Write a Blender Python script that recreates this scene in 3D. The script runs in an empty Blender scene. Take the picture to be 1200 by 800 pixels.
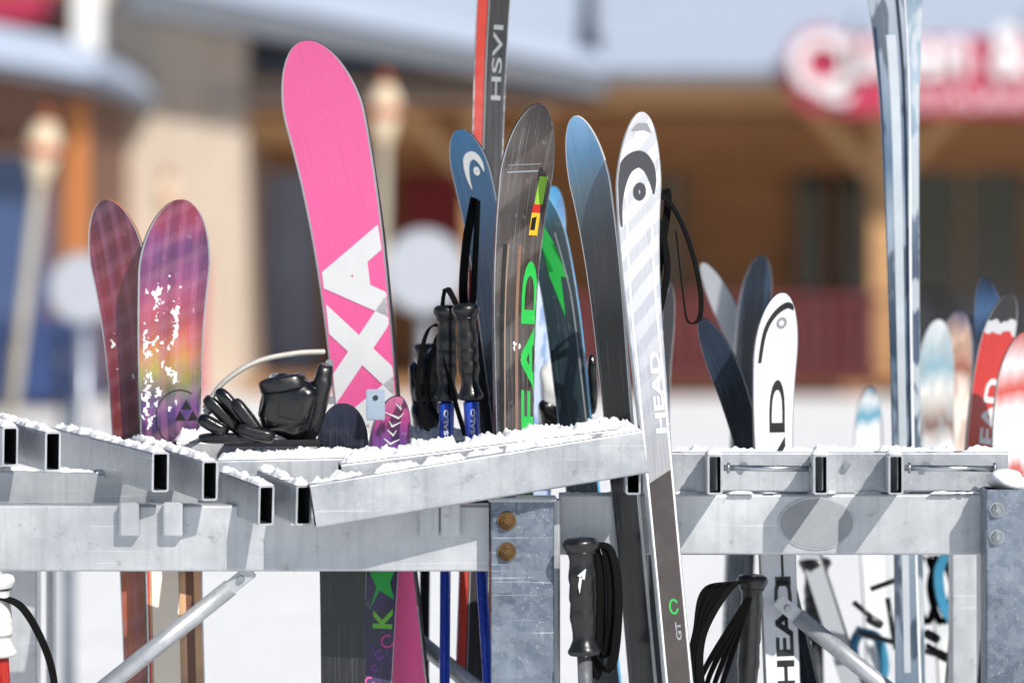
import bpy, bmesh, math, random
from mathutils import Vector, Matrix, Euler, noise
random.seed(4)
FP=4800.0; CAMY=-6.0; CAMH=1.3; HY=315.0
def W(px,py,d=6.0):
    return Vector(((px-600)*d/FP, d+CAMY, CAMH-(py-HY)*d/FP))
def hx(h,a=1.0):
    h=h.lstrip('#'); c=[int(h[i:i+2],16)/255 for i in (0,2,4)]
    return tuple([(x/12.92 if x<=0.04045 else ((x+0.055)/1.055)**2.4) for x in c]+[a])
SC=bpy.context.scene
def link(o,parent=None):
    SC.collection.objects.link(o)
    if parent is not None: o.parent=parent
    return o
def empty(name,loc=(0,0,0)):
    e=bpy.data.objects.new(name,None); e.empty_display_size=0.1
    link(e); return e
def meshobj(name,verts,faces,mats,parent=None,smooth=False,midx=None):
    me=bpy.data.meshes.new(name); me.from_pydata([tuple(v) for v in verts],[],faces); me.update()
    if not isinstance(mats,(list,tuple)): mats=[mats]
    for m in mats: me.materials.append(m)
    if midx:
        for p,i in zip(me.polygons,midx): p.material_index=i
    if smooth:
        for p in me.polygons: p.use_smooth=True
    return link(bpy.data.objects.new(name,me),parent)

# ---------------- materials
class NT:
    def __init__(s,name):
        s.m=bpy.data.materials.new(name); s.m.use_nodes=True; s.t=s.m.node_tree; s.n=s.t.nodes
        s.b=s.n['Principled BSDF']
    def new(s,t,**k):
        n=s.n.new(t)
        for a,v in k.items(): setattr(n,a,v)
        return n
    def l(s,a,b): s.t.links.new(a,b)
    def mix(s,f,a,b,mode='MIX'):
        n=s.new('ShaderNodeMix',data_type='RGBA',blend_type=mode)
        for sock,v in ((n.inputs[0],f),(n.inputs[6],a),(n.inputs[7],b)):
            if hasattr(v,'links'): s.l(v,sock)
            else: sock.default_value=v
        return n.outputs[2]
    def noise(s,vec,scale,detail=3,rough=.55):
        n=s.new('ShaderNodeTexNoise'); n.inputs['Scale'].default_value=scale; n.inputs['Detail'].default_value=detail
        n.inputs['Roughness'].default_value=rough
        if vec is not None: s.l(vec,n.inputs['Vector'])
        return n.outputs['Fac']
    def mapr(s,v,a,b,c=0,d=1):
        n=s.new('ShaderNodeMapRange'); s.l(v,n.inputs[0])
        for i,x in enumerate((a,b,c,d)): n.inputs[i+1].default_value=x
        return n.outputs[0]
    def mapping(s,vec,scale=(1,1,1),rot=(0,0,0)):
        n=s.new('ShaderNodeMapping'); s.l(vec,n.inputs[0]); n.inputs['Scale'].default_value=scale; n.inputs['Rotation'].default_value=rot
        return n.outputs[0]
    def bump(s,h,strength=.3,dist=.002):
        n=s.new('ShaderNodeBump'); n.inputs['Strength'].default_value=strength; n.inputs['Distance'].default_value=dist
        s.l(h,n.inputs['Height']); s.l(n.outputs[0],s.b.inputs['Normal'])
def simple(name,col,rough=.5,metal=0,coat=0,var=.25,scale=25,bump=0,spec=.5):
    t=NT(name); c=hx(col) if isinstance(col,str) else col
    o=t.new('ShaderNodeTexCoord').outputs['Object']
    f=t.noise(o,scale,4)
    dark=tuple(x*(1-var) for x in c[:3])+(1,)
    lite=tuple(min(1,x*(1+var*.5)) for x in c[:3])+(1,)
    t.l(t.mix(f,dark,lite),t.b.inputs['Base Color'])
    t.b.inputs['Metallic'].default_value=metal; t.b.inputs['Specular IOR Level'].default_value=spec
    f2=t.noise(o,scale*2.3,3)
    t.l(t.mapr(f2,.3,.7,max(0,rough-.08),min(1,rough+.1)),t.b.inputs['Roughness'])
    t.b.inputs['Coat Weight'].default_value=coat; t.b.inputs['Coat Roughness'].default_value=.08
    if bump: t.bump(t.noise(o,scale*4,3),bump,.001)
    return t.m
def galv(name,base='b4b9c0',dark='83898f',metal=.75,rough=.42,mott=1.0):
    t=NT(name); o=t.new('ShaderNodeTexCoord').outputs['Object']
    v=t.new('ShaderNodeTexVoronoi'); v.inputs['Scale'].default_value=90; t.l(o,v.inputs['Vector'])
    sp=t.new('ShaderNodeSeparateColor'); t.l(v.outputs['Color'],sp.inputs[0])
    n1=t.noise(o,9,5,.65)
    streak=t.noise(t.mapping(o,(60,60,2)),1.5,4)
    c=t.mix(t.mapr(n1,.32,.68),hx(dark),hx(base))
    c=t.mix(t.mapr(sp.outputs[0],0,1,0,.12*mott),c,hx('e2e6ea'))
    c=t.mix(t.mapr(streak,.52,.75,0,.35*mott),c,hx('6f7478'))
    fine=t.noise(o,260,2)
    c=t.mix(t.mapr(fine,.62,.72,0,.25*mott),c,hx('f0f2f4'))
    dirt=t.noise(o,38,4,.7); c=t.mix(t.mapr(dirt,.60,.74,0,.5),c,hx('6a6a68'))
    scr=t.noise(t.mapping(o,(5,5,240),(0,.35,0)),1.0,3); c=t.mix(t.mapr(scr,.66,.72,0,.35),c,hx('f4f5f6'))
    t.l(c,t.b.inputs['Base Color']); t.b.inputs['Metallic'].default_value=metal
    t.l(t.mapr(n1,.3,.7,rough-.06,rough+.12),t.b.inputs['Roughness'])
    t.bump(t.noise(o,120,4),.25,.0008)
    return t.m
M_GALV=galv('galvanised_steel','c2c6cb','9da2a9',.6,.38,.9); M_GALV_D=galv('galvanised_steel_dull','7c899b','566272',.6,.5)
M_ALU=galv('brushed_aluminium','cccfd3','adb1b7',.55,.38,.6)
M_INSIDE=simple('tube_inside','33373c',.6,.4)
def snowmat(name,sc=30,st=.6,dist=.004,col=(.86,.88,.92,1)):
    t=NT(name); o=t.new('ShaderNodeTexCoord').outputs['Object']
    f=t.noise(o,sc,6,.7)
    t.l(t.mix(f,tuple(x*.92 for x in col[:3])+(1,),col),t.b.inputs['Base Color'])
    t.b.inputs['Roughness'].default_value=.75; t.bump(f,st,dist); 
    t.b.inputs['Specular IOR Level'].default_value=.3
    return t.m
M_SNOW=snowmat('snow',150,.7,.0015); M_SNOWG=snowmat('ground_snow',1.2,.6,.12,(.92,.93,.95,1)); M_SNOWR=snowmat('roof_snow_shade_tint',1.5,.5,.08,(.42,.49,.62,1))  # roof snow: bluish shade of a grazing sun painted into the colour
M_RUB=simple('black_rubber','17181a',.34,0,.25,.3,60,.2)
M_STRAP=simple('black_webbing','08080a',.85,0,0,.3,200,.4,.15)
M_STEEL=simple('steel_edge','c5c8cc',.25,.95)
M_BRASS=simple('yellow_zinc_bolt','705534',.5,.6,0,.6,120)
M_BOLT=simple('zinc_bolt','aab0b6',.35,.85,0,.3,90)
M_WHITE=simple('white_print','e8eaec',.4,0,.3,.1)
M_BLACK=simple('black_print','121315',.35,0,.4,.1)
M_GREY=simple('grey_print','8f9499',.4,0,.3,.1)
M_GREEN=simple('green_print','22b84a',.4,0,.3,.2)
M_RED=simple('red_print','c3201c',.4,0,.3,.1)
M_YEL=simple('yellow_print','e5b521',.4,0,.3,.1)
M_BLUE=simple('blue_paint','1c3fb4',.25,.2,.6,.1)

def skimat(name,stops,rough=.3,scratch=.25,interp='LINEAR',plaid=0,wave=None,dust=.0,coat=.6,blotch=None):
    t=NT(name); uv=t.new('ShaderNodeUVMap').outputs[0]
    s=t.new('ShaderNodeSeparateXYZ'); t.l(uv,s.inputs[0])
    warp=t.noise(t.mapping(uv,(6,6,1)),1,3)
    ad=t.new('ShaderNodeMath',operation='ADD'); t.l(s.outputs[1],ad.inputs[0]); t.l(t.mapr(warp,.3,.7,-.012,.012),ad.inputs[1])
    r=t.new('ShaderNodeValToRGB'); t.l(t.mapr(ad.outputs[0],0,1.8),r.inputs[0]); r.color_ramp.interpolation=interp
    e=r.color_ramp.elements
    while len(e)>1: e.remove(e[-1])
    e[0].position=stops[0][0]/1.8; e[0].color=hx(stops[0][1])
    for p,c in stops[1:]:
        x=e.new(p/1.8); x.color=hx(c)
    c=r.outputs[0]
    if blotch:
        f=t.noise(t.mapping(uv,(blotch[1],blotch[1]*1.6,1)),1,2)
        c=t.mix(t.mapr(f,.5,.56,0,blotch[2]),c,hx(blotch[0]))
    if plaid:
        for sx,sy,off,am,cc in ((3.1,0,.0,.5,'2c0a30'),(7.3,0,1.1,.3,'c878a8'),(0,4.2,.4,.45,'2c0a38'),(0,9.5,0,.2,'c890a0'),(1.3,0,2,.4,'3a1050')):
            w=t.new('ShaderNodeTexWave',wave_type='BANDS',bands_direction='X' if sx else 'Y')
            w.inputs['Scale'].default_value=(sx*.35) if sx else sy*.8; w.inputs['Distortion'].default_value=.25; w.inputs['Phase Offset'].default_value=off
            t.l(t.mapping(uv,(1,1,1),(0,0,.1)),w.inputs['Vector'])
            c=t.mix(t.mapr(w.outputs['Fac'],.45,.95,0,am*plaid),c,hx(cc))
    if wave:
        w=t.new('ShaderNodeTexWave',wave_type='BANDS',bands_direction='DIAGONAL'); w.inputs['Scale'].default_value=wave[0]
        w.inputs['Distortion'].default_value=1.5; t.l(t.mapping(uv,(.2,1,1)),w.inputs['Vector'])
        c=t.mix(t.mapr(w.outputs['Fac'],.45,.65,0,wave[2]),c,hx(wave[1]))
    sc=t.noise(t.mapping(uv,(22,1.6,1)),4,5,.7)
    c=t.mix(t.mapr(sc,.55,.75,0,scratch),c,hx('d8d8dc'))
    sd=t.noise(t.mapping(uv,(14,3,1)),3,4,.6)
    c=t.mix(t.mapr(sd,.55,.8,0,scratch*1.2),c,hx('1c1a1c'))
    if dust:
        f=t.noise(t.mapping(uv,(14,60,1)),1,5,.75)
        c=t.mix(t.mapr(f,.6,.66,0,dust),c,hx('f2f4f8'))
    t.l(c,t.b.inputs['Base Color'])
    t.l(t.mapr(sc,.35,.75,rough-.08,rough+.25),t.b.inputs['Roughness'])
    t.b.inputs['Coat Weight'].default_value=coat; t.b.inputs['Coat Roughness'].default_value=.1
    return t.m

# ---------------- primitives
def tube(name,A,B,w,h,mat,parent,wall=.003,up=Vector((0,0,1)),open_=True):
    A=Vector(A);B=Vector(B); d=(B-A).normalized(); side=d.cross(up).normalized(); u=side.cross(d).normalized()
    def ring(hw,hh,r):
        pts=[]
        for cx,cy,a0 in ((hw-r,hh-r,0),(-hw+r,hh-r,90),(-hw+r,-hh+r,180),(hw-r,-hh+r,270)):
            for k in range(4):
                a=math.radians(a0+k*30); pts.append((cx+r*math.cos(a),cy+r*math.sin(a)))
        return pts
    ro=ring(w/2,h/2,.004); ri=ring(w/2-wall,h/2-wall,.002); n=len(ro)
    V=[];F=[];MI=[]
    for P in (A,B):
        for x,y in ro: V.append(P+side*x+u*y)
    for P in (A,B):
        for x,y in ri: V.append(P+side*x+u*y)
    for i in range(n):
        j=(i+1)%n
        F.append((i,j,n+j,n+i)); MI.append(0)
        if open_:
            F.append((2*n+j,2*n+i,3*n+i,3*n+j)); MI.append(1)
            F.append((j,i,2*n+i,2*n+j)); MI.append(0)
            F.append((n+i,n+j,3*n+j,3*n+i)); MI.append(0)
    if not open_:
        F.append(tuple(range(n-1,-1,-1))); F.append(tuple(range(n,2*n))); MI+=[0,0]
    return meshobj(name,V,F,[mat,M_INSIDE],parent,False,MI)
def cyl(name,A,B,r,mat,parent,r2=None,seg=20,cap=True):
    return lathe(name,A,B,[(0,r),(1,r if r2 is None else r2)],mat,parent,seg,frac=True,cap=cap)
def lathe(name,A,B,prof,mat,parent,seg=24,frac=False,cap=True,sq=1.0):
    A=Vector(A);B=Vector(B);d=(B-A);L=d.length;d=d.normalized()
    x=d.orthogonal().normalized() if abs(d.y)>.9 else d.cross(Vector((0,1,0))).normalized(); y=d.cross(x)
    V=[];F=[]
    for t,r in prof:
        c=A+d*(t*L if frac else t)
        for k in range(seg):
            a=2*math.pi*k/seg; V.append(c+x*math.cos(a)*r+y*math.sin(a)*r*sq)
    for i in range(len(prof)-1):
        for k in range(seg):
            j=(k+1)%seg; F.append((i*seg+k,i*seg+j,(i+1)*seg+j,(i+1)*seg+k))
    if cap: F.append(tuple(range(seg-1,-1,-1))); F.append(tuple(range((len(prof)-1)*seg,len(prof)*seg)))
    o=meshobj(name,V,F,mat,parent,True)
    for p in o.data.polygons:
        if len(p.vertices)>4: p.use_smooth=False
    return o
def box(name,c,size,mat,parent=None,rot=(0,0,0),bev=.002,seg=2,smooth=False):
    bm=bmesh.new(); bmesh.ops.create_cube(bm,size=1)
    for v in bm.verts: v.co=Vector((v.co.x*size[0],v.co.y*size[1],v.co.z*size[2]))
    if bev: bmesh.ops.bevel(bm,geom=bm.edges[:],offset=bev,segments=seg,affect='EDGES')
    R=Euler(rot).to_matrix().to_4x4(); bmesh.ops.transform(bm,matrix=Matrix.Translation(Vector(c))@R,verts=bm.verts)
    me=bpy.data.meshes.new(name); bm.to_mesh(me); bm.free(); me.materials.append(mat)
    return link(bpy.data.objects.new(name,me),parent)
def cat(pts,n=10):
    P=[Vector(p) for p in pts]; P=[P[0]*2-P[1]]+P+[P[-1]*2-P[-2]]; out=[]
    for i in range(1,len(P)-2):
        for k in range(n):
            t=k/n;a,b,c,d=P[i-1:i+3]
            out.append(.5*((2*b)+(c-a)*t+(2*a-5*b+4*c-d)*t*t+(3*b-a-3*c+d)*t**3))
    out.append(P[-2]); return out
def strip(name,pts,w,th,mat,parent,wdir=None,n=10,twist=0):
    P=cat(pts,n);V=[];F=[];m=len(P)
    for i,p in enumerate(P):
        t=(P[min(i+1,m-1)]-P[max(i-1,0)]).normalized()
        wd=Vector(wdir) if wdir else Vector((.3,1,.2))
        wd=(wd-t*wd.dot(t)).normalized()
        if twist: wd=Matrix.Rotation(twist*i/m,3,t)@wd
        nn=t.cross(wd)
        for a,b in ((-1,-1),(1,-1),(1,1),(-1,1)): V.append(p+wd*a*w/2+nn*b*th/2)
    for i in range(m-1):
        for k in range(4):
            j=(k+1)%4;F.append((i*4+k,i*4+j,i*4+4+j,i*4+4+k))
    F.append((3,2,1,0));F.append(tuple((m-1)*4+k for k in range(4)))
    return meshobj(name,V,F,mat,parent)
def rope(name,pts,r,mat,parent,n=10,seg=10):
    P=cat(pts,n);V=[];F=[];m=len(P)
    for i,p in enumerate(P):
        t=(P[min(i+1,m-1)]-P[max(i-1,0)]).normalized(); x=t.cross(Vector((.1,1,.05))).normalized(); y=t.cross(x)
        for k in range(seg):
            a=2*math.pi*k/seg; V.append(p+x*math.cos(a)*r+y*math.sin(a)*r)
    for i in range(m-1):
        for k in range(seg):
            j=(k+1)%seg;F.append((i*seg+k,i*seg+j,(i+1)*seg+j,(i+1)*seg+k))
    return meshobj(name,V,F,mat,parent,True)
def blob(name,c,size,mat,parent,rot=(0,0,0),e=.6,lump=0,seed=0):
    V=[];F=[];nu,nv=28,18
    R=Euler(rot).to_matrix()
    sp=lambda x,p:math.copysign(abs(x)**p,x)
    for j in range(nv+1):
        b=-math.pi/2+math.pi*j/nv
        for i in range(nu):
            a=2*math.pi*i/nu
            v=Vector((sp(math.cos(b),e)*sp(math.cos(a),e)*size[0]/2,sp(math.cos(b),e)*sp(math.sin(a),e)*size[1]/2,sp(math.sin(b),e)*size[2]/2))
            if lump: v*=1+lump*noise.noise(v*45+Vector((seed,0,seed)))
            V.append(Vector(c)+R@v)
    for j in range(nv):
        for i in range(nu):
            k=(i+1)%nu;F.append((j*nu+i,j*nu+k,(j+1)*nu+k,(j+1)*nu+i))
    return meshobj(name,V,F,mat,parent,True)
def snowh(q,bias):
    f=noise.noise(q)*.8+noise.noise(q*2.3+Vector((4,4,4)))*.4
    k=min(1,max(0,(f+bias)*3.2)); k=k*k*(3-2*k)
    g=.55+.35*noise.noise(q*1.7+Vector((1,7,2)))+.35*noise.noise(q*5)+.22*noise.noise(q*11)
    return max(0,k*g)
def snow_on(name,A,B,w,hmax,parent,top,seed=0,bias=.1,lift=0):
    A=Vector(A);B=Vector(B);d=B-A;L=d.length;dn=d.normalized();side=dn.cross(Vector((0,0,1))).normalized();up=side.cross(dn)
    st=.0025;n=max(8,int(L/st));m=15;V=[];H=[]
    for i in range(n+1):
        for j in range(m):
            v=-1+2*j/(m-1); p=A+dn*(L*i/n)
            q=Vector((i*st*26+seed*17.3,v*w/2*26,seed))
            e=min(1,i/4,(n-i)/4)
            h=snowh(q,bias)*hmax*1.6*(1-abs(v)**5)*e
            V.append(p+side*(v*w/2)+up*(top+lift+h-.0006)); H.append(h)
    F=[]
    for i in range(n):
        for j in range(m-1):
            ids=(i*m+j,(i+1)*m+j,(i+1)*m+j+1,i*m+j+1)
            if max(H[k] for k in ids)>.0007: F.append(ids)
    if F: return meshobj(name,V,F,M_SNOW,parent,True)

def textmesh(txt,size=1,bold=.028):
    cu=bpy.data.curves.new('t','FONT'); cu.body=txt; cu.size=size
    cu.offset=bold*size
    cu.resolution_u=4
    o=bpy.data.objects.new('t',cu); SC.collection.objects.link(o)
    bpy.context.view_layer.update(); dg=bpy.context.evaluated_depsgraph_get()
    me=bpy.data.meshes.new_from_object(o.evaluated_get(dg)); bpy.data.objects.remove(o); return me

# ---------------- skis
class Ski:
    def __init__(s,name,tip,low,d,wpx,yaw=10,curl=.05,Lc=.3,wr=.75,front=None,back=None,side=None,dlow=None,rtip=.09,edge=True,pw=2.2,
                 th=.010,parent=None,taper=2.0):
        s.k=d/FP; s.tipy=tip[1]; s.root=parent or empty(name)
        T=W(tip[0],tip[1],d); P0=W(low[0],low[1],dlow or d)
        y=math.radians(yaw); n0=Vector((math.sin(y),-math.cos(y),0)); s.curl=curl; s.Lc=Lc; s.pw=pw
        s.top=T-n0*curl; s.ad=(P0-s.top).normalized()
        l=s.ad.cross(n0).normalized()
        if l.x<0:l=-l
        s.l=l; n=l.cross(s.ad).normalized()
        if n.dot(n0)<0:n=-n
        s.n0=n; s.L=(s.top.z-.01)/-s.ad.z; s.w=wpx*s.k; s.wr=wr; s.r=rtip; s.thk=th; s.tp=taper
        rows=[]; q=0
        while q<s.L:
            rows.append(q); q+=.0015+min(.03,q*.09)
        rows[0]=.0004; rows.append(s.L)
        cols=[-1,-.95,-.75,-.5,-.25,0,.25,.5,.75,.95,1]; nc=len(cols)
        V=[];F=[];MI=[];UV=[]
        for q in rows:
            h=s.hw(q)
            for c in cols: V.append(s.S(c*h,q,0)); UV.append((.5+c*h*5,q))
        nf=len(V)
        for q in rows:
            h=s.hw(q)
            for c in cols: V.append(s.S(c*h,q,-s.t(q)*1.0)); UV.append((.5+c*h*5,q))
        for i in range(len(rows)-1):
            for j in range(nc-1):
                a=i*nc+j;F.append((a,a+1,a+nc+1,a+nc)); MI.append(2 if edge and j in(0,nc-2) else 0)
                b=nf+a;F.append((b,b+nc,b+nc+1,b+1)); MI.append(1)
            for j in(0,nc-1):
                a=i*nc+j;F.append((a,a+nc,nf+a+nc,nf+a)); MI.append(3)
        for j in range(nc-1): F.append((j,nf+j,nf+j+1,j+1)); MI.append(3)
        o=meshobj('ski_body',V,F,[front,back or M_BLACK,M_STEEL,side or M_BLACK],s.root,False,MI)
        uvl=o.data.uv_layers.new(name='UVMap')
        for li,lp in enumerate(o.data.loops): uvl.data[li].uv=UV[lp.vertex_index]
        for p in o.data.polygons: p.use_smooth=(p.material_index!=3)
        o.data.set_sharp_from_angle(angle=math.radians(35))
    def t(s,q): return .003+(s.thk-.003)*min(1,q/.5)
    def hw(s,q):
        b=s.w/2*(1-(1-s.wr)*math.sin(math.pi*min(1,max(0,(q-.1)/(s.L-.1)))**.8))
        if q<s.r: b*=max(.0,(1-(1-q/s.r)**s.tp))**.5
        return b
    def c(s,q): return s.top+s.ad*q+s.n0*(s.curl*max(0,1-q/s.Lc)**s.pw)
    def S(s,x,q,off=0):
        t=(s.c(q+.002)-s.c(q-.002)).normalized(); nn=s.l.cross(t).normalized()
        if nn.dot(s.n0)<0: nn=-nn
        return s.c(q)+s.l*x+nn*off
    def map_mesh(s,bm,name,mat,off,clip=.93):
        ys=[v.co.y for v in bm.verts]
        lo,hi=min(ys),max(ys); q=lo+.008
        while q<hi:
            bmesh.ops.bisect_plane(bm,geom=bm.verts[:]+bm.edges[:]+bm.faces[:],plane_co=(0,q,0),plane_no=(0,1,0)); q+=.008
        for v in bm.verts:
            x,q=v.co.x,v.co.y; h=s.hw(max(q,0))*clip; x=max(-h,min(h,x)); v.co=s.S(x,q,off)
        for f in bm.faces:
            f.normal_update()
            if f.normal.dot(s.n0)<0: f.normal_flip()
        me=bpy.data.meshes.new(name); bm.to_mesh(me); bm.free(); me.materials.append(mat)
        link(bpy.data.objects.new(name,me),s.root)
    def poly(s,pts,mat,name='graphic',off=.0006):
        bm=bmesh.new(); bm.faces.new([bm.verts.new((x*s.k,y*s.k,0)) for x,y in pts])
        bmesh.ops.triangulate(bm,faces=bm.faces[:]); s.map_mesh(bm,name,mat,off)
    def band(s,pts,w,mat,name='graphic_line',off=.0009,smooth=False):   # thick polyline
        ww=list(w) if isinstance(w,(list,tuple)) else [w]*len(pts)
        if smooth:
            C=cat([(a,b,c) for (a,b),c in zip(pts,ww)],6); P=[Vector((v.x,v.y,0)) for v in C]; ww=[v.z for v in C]
        else: P=[Vector((x,y,0)) for x,y in pts]
        bm=bmesh.new(); prev=None
        for i,p in enumerate(P):
            t=(P[min(i+1,len(P)-1)]-P[max(0,i-1)]).normalized(); n=Vector((-t.y,t.x,0))*ww[i]/2
            a=bm.verts.new((p+n)*s.k);b_=bm.verts.new((p-n)*s.k)
            if prev: bm.faces.new((prev[0],a,b_,prev[1]))
            prev=(a,b_)
        s.map_mesh(bm,name,mat,off)
    def text(s,txt,x_base,y0,size,mat,stretch=1.0,name='lettering',off=.0008,bold=.028):
        me=textmesh(txt,1,bold); bm=bmesh.new(); bm.from_mesh(me)
        for v in bm.verts:
            a,b=v.co.x,v.co.y
            v.co=Vector(((x_base-b*size)*s.k,(y0-a*size*stretch)*s.k,0))
        s.map_mesh(bm,name,mat,off)
    def ring(s,cx,cy,r,w,a0,a1,mat,sy=1,name='logo_arc'):
        n=24
        s.band([(cx+r*math.cos(math.radians(a0+(a1-a0)*i/n)),cy+r*sy*math.sin(math.radians(a0+(a1-a0)*i/n))) for i in range(n+1)],w,mat,name)
    def crust(s,x0,x1,y0,y1,hmax,bias,sc,seed):
        nx=int((x1-x0)/1.2);ny=int((y1-y0)/1.2);V=[];H=[];F=[]
        for j in range(ny+1):
            for i in range(nx+1):
                x=x0+(x1-x0)*i/nx;y=y0+(y1-y0)*j/ny
                fx=min(1,i/5,(nx-i)/5);fy=min(1,j/26,(ny-j)/26)
                q=Vector((x*sc,y*sc*.7,seed)); f=noise.noise(q)+.6*noise.noise(q*2.6)+.5*noise.noise(q*6)
                h=max(0,f+bias-.8*(1-min(fx,fy)))*hmax; h=min(h,hmax*.7)
                if abs(x*s.k)>s.hw(y*s.k)*.95: h=0
                V.append(s.S(x*s.k,y*s.k,h-.0004));H.append(h)
        m=nx+1
        for j in range(ny):
            for i in range(nx):
                ids=(j*m+i,j*m+i+1,(j+1)*m+i+1,(j+1)*m+i)
                if min(H[k] for k in ids)>0: F.append(ids)
        if F: meshobj('stuck_snow',V,F,M_SNOW,s.root,True)
def headlogo(k,cx,cy,r,mat):
    k.band([(cx-r*.8,cy+2.3*r),(cx-r*.92,cy+1.2*r),(cx-r*.82,cy+.1*r),(cx-r*.5,cy-r*.65),(cx+r*.1,cy-r*.9),(cx+r*.6,cy-r*.5),(cx+r*.85,cy+.2*r),(cx+r*.9,cy+.8*r)],
           [r*.08,r*.35,r*.6,r*.8,r*.8,r*.6,r*.35,r*.08],mat,'logo_arc',smooth=True)
    k.ring(cx+r*.15,cy+r*.65,r*.19,r*.3,0,360,mat,1.5)

# A: left pair
mA1=skimat('plaid_maroon',[(0,'421434'),(.06,'6c182c'),(.16,'7d1b2c'),(.3,'6e1824'),(.4,'7a3a28'),(.5,'a4522c'),(.9,'9c5a38')],.3,.12,plaid=.5,dust=.05)
a1=Ski('ski',(124,236),(166,800),6.24,74,-22,.055,.3,.62,mA1,side=simple('orange_sidewall','b5622c'),rtip=.1)
mA2=skimat('plaid_sunset',[(0,'88283e'),(.035,'8a3054'),(.07,'6c3a74'),(.12,'84406e'),(.16,'a84a62'),(.2,'b85c50'),(.23,'bd8248'),(.262,'a09a4c'),(.285,'6a7468'),(.31,'553c7c'),(.345,'38284e'),(.5,'9a6a58'),(.56,'c7a070'),(1,'b58a58')],.28,.14,plaid=.6,dust=.10)
a2=Ski('ski',(213,240),(207,800),6.2,90,24,.075,.34,.78,mA2,side=simple('brown_sidewall','59402f'),rtip=.11)
a2.crust(-40,14,75,290,.0030,-.2,.075,3); a2.crust(-42,-10,130,290,.003,-.06,.085,7); a2.crust(-20,32,60,150,.002,-.36,.09,11)
mS=simple('ivory_print','e6dccb',.4,0,.4,.08)
a2.poly([(-28,430),(5,430),(5,900),(-28,900)],mS); a2.poly([(14,430),(24,430),(24,900),(14,900)],simple('walnut_print','6a3f28',.4,0,.4))
a2.poly([(-36,430),(-31,430),(-31,900),(-36,900)],M_RED)
a2.ring(12,252,30,1.2,120,300,M_BLACK,1.1)
for X,Y in ((20,238),(12,251),(28,251)): a2.poly([(X,Y-8),(X+7,Y+4),(X-7,Y+4)],M_BLACK)
a1.crust(-30,20,120,260,.002,-.42,.09,9)

# B: pink
mB=skimat('pink_base',[(0,'f0609f'),(.2,'f264a4'),(1.6,'ee5a9a')],.35,.12,coat=.35,dust=.05)
b=Ski('ski',(357,50),(462,800),6.22,108,-24,.085,.42,.76,mB,side=simple('dark_sidewall','2a2025'),rtip=.13)
b.text('AXA',36,496,101,M_WHITE,1.28,bold=.06)

# C tall red/black
mC=skimat('black_race_top',[(0,'1d1b20'),(1.8,'201d22')],.3,.1)
c=Ski('ski',(584,-70),(552,800),6.42,40,8,.05,.25,.85,mC,side=simple('red_sidewall','b3241e'),dlow=6.3)
c.poly([(-19,60),(-7,60),(-7,1400),(-19,1400)],simple('red_orange_print','b83020',.35,0,.4)); c.poly([(-5.5,60),(-4.5,60),(-4.5,1400),(-5.5,1400)],M_GREY)
c.text('HSVI',13,192,16,M_GREY,2.9,bold=.01)

# D blue behind
mD=skimat('blue_tip_top',[(0,'2a6f9e'),(.06,'215c88'),(.2,'1a2f4a'),(.6,'14161c')],.25,.15)
dd=Ski('ski',(538,152),(612,640),6.3,50,-25,.045,.22,.75,mD,rtip=.07)
headlogo(dd,6,42,12,M_WHITE)

# E
mE=skimat('charcoal_base',[(0,'3a3638'),(.05,'4c4846'),(.08,'3a302e'),(.12,'4a4444'),(.16,'332c2b'),(.22,'3c322f'),(.5,'2a2220'),(1,'241e1c')],.25,.35,wave=(5,'6e6866',.35),dust=.08,coat=.8)
e=Ski('ski',(632,129),(604,640),6.06,70,26,.085,.36,.66,mE,side=M_BLACK,rtip=.11)
e.poly([(17,80),(28,80),(26,112),(15,112)],simple('lime_label','8ac03a',.4)); e.poly([(14,112),(24,112),(23,122),(13,122)],M_RED); e.poly([(13,122),(24,122),(23,148),(12,148)],M_YEL); e.poly([(14,128),(20,126),(19,142),(13,142)],M_BLACK,off=.0009)
e.band([(-26,78),(14,74)],2,M_GREY); e.band([(-26,70),(16,66)],1,M_GREY)
e.poly([(0,160),(4,160),(4,640),(0,640)],simple('tan_print','8a6a5a',.35,0,.3)); e.poly([(-20,160),(-15,160),(-15,640),(-20,640)],M_BLACK); e.poly([(-14,160),(-12.5,160),(-12.5,640),(-14,640)],simple('tan_print2','a58a78',.35,0,.3))
e.text('HEAD',27,462,27,M_GREEN,4.0); e.crust(-10,28,240,330,.002,-.3,.09,8)

# F green/blue
mF=skimat('slate_teal_top',[(0,'3fa0cf'),(.03,'2a6f8c'),(.06,'25424a'),(.2,'20323a'),(.6,'1c2228')],.3,.15,dust=.06)
f=Ski('ski',(628,227),(676,520),6.28,46,-20,.06,.24,.85,mF,rtip=.08,side=simple('sky_sidewall','4fa7d8'))
f.poly([(-8,20),(6,62),(2,62),(16,104),(6,100),(4,148),(-8,96),(0,98),(-10,62)],M_GREEN)
f.band([(10,50),(15,120),(15,300)],2,M_GREY)
mF2=skimat('ice_blue_top',[(0,'3f9fd8'),(.05,'8fc4e4'),(.1,'cfe0ee'),(.3,'b3c3e0'),(.8,'8fa0c0')],.3,.2,blotch=('5d86c4',9,.7))
f2=Ski('ski',(648,222),(630,520),6.55,44,10,.05,.22,.8,mF2)

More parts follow.
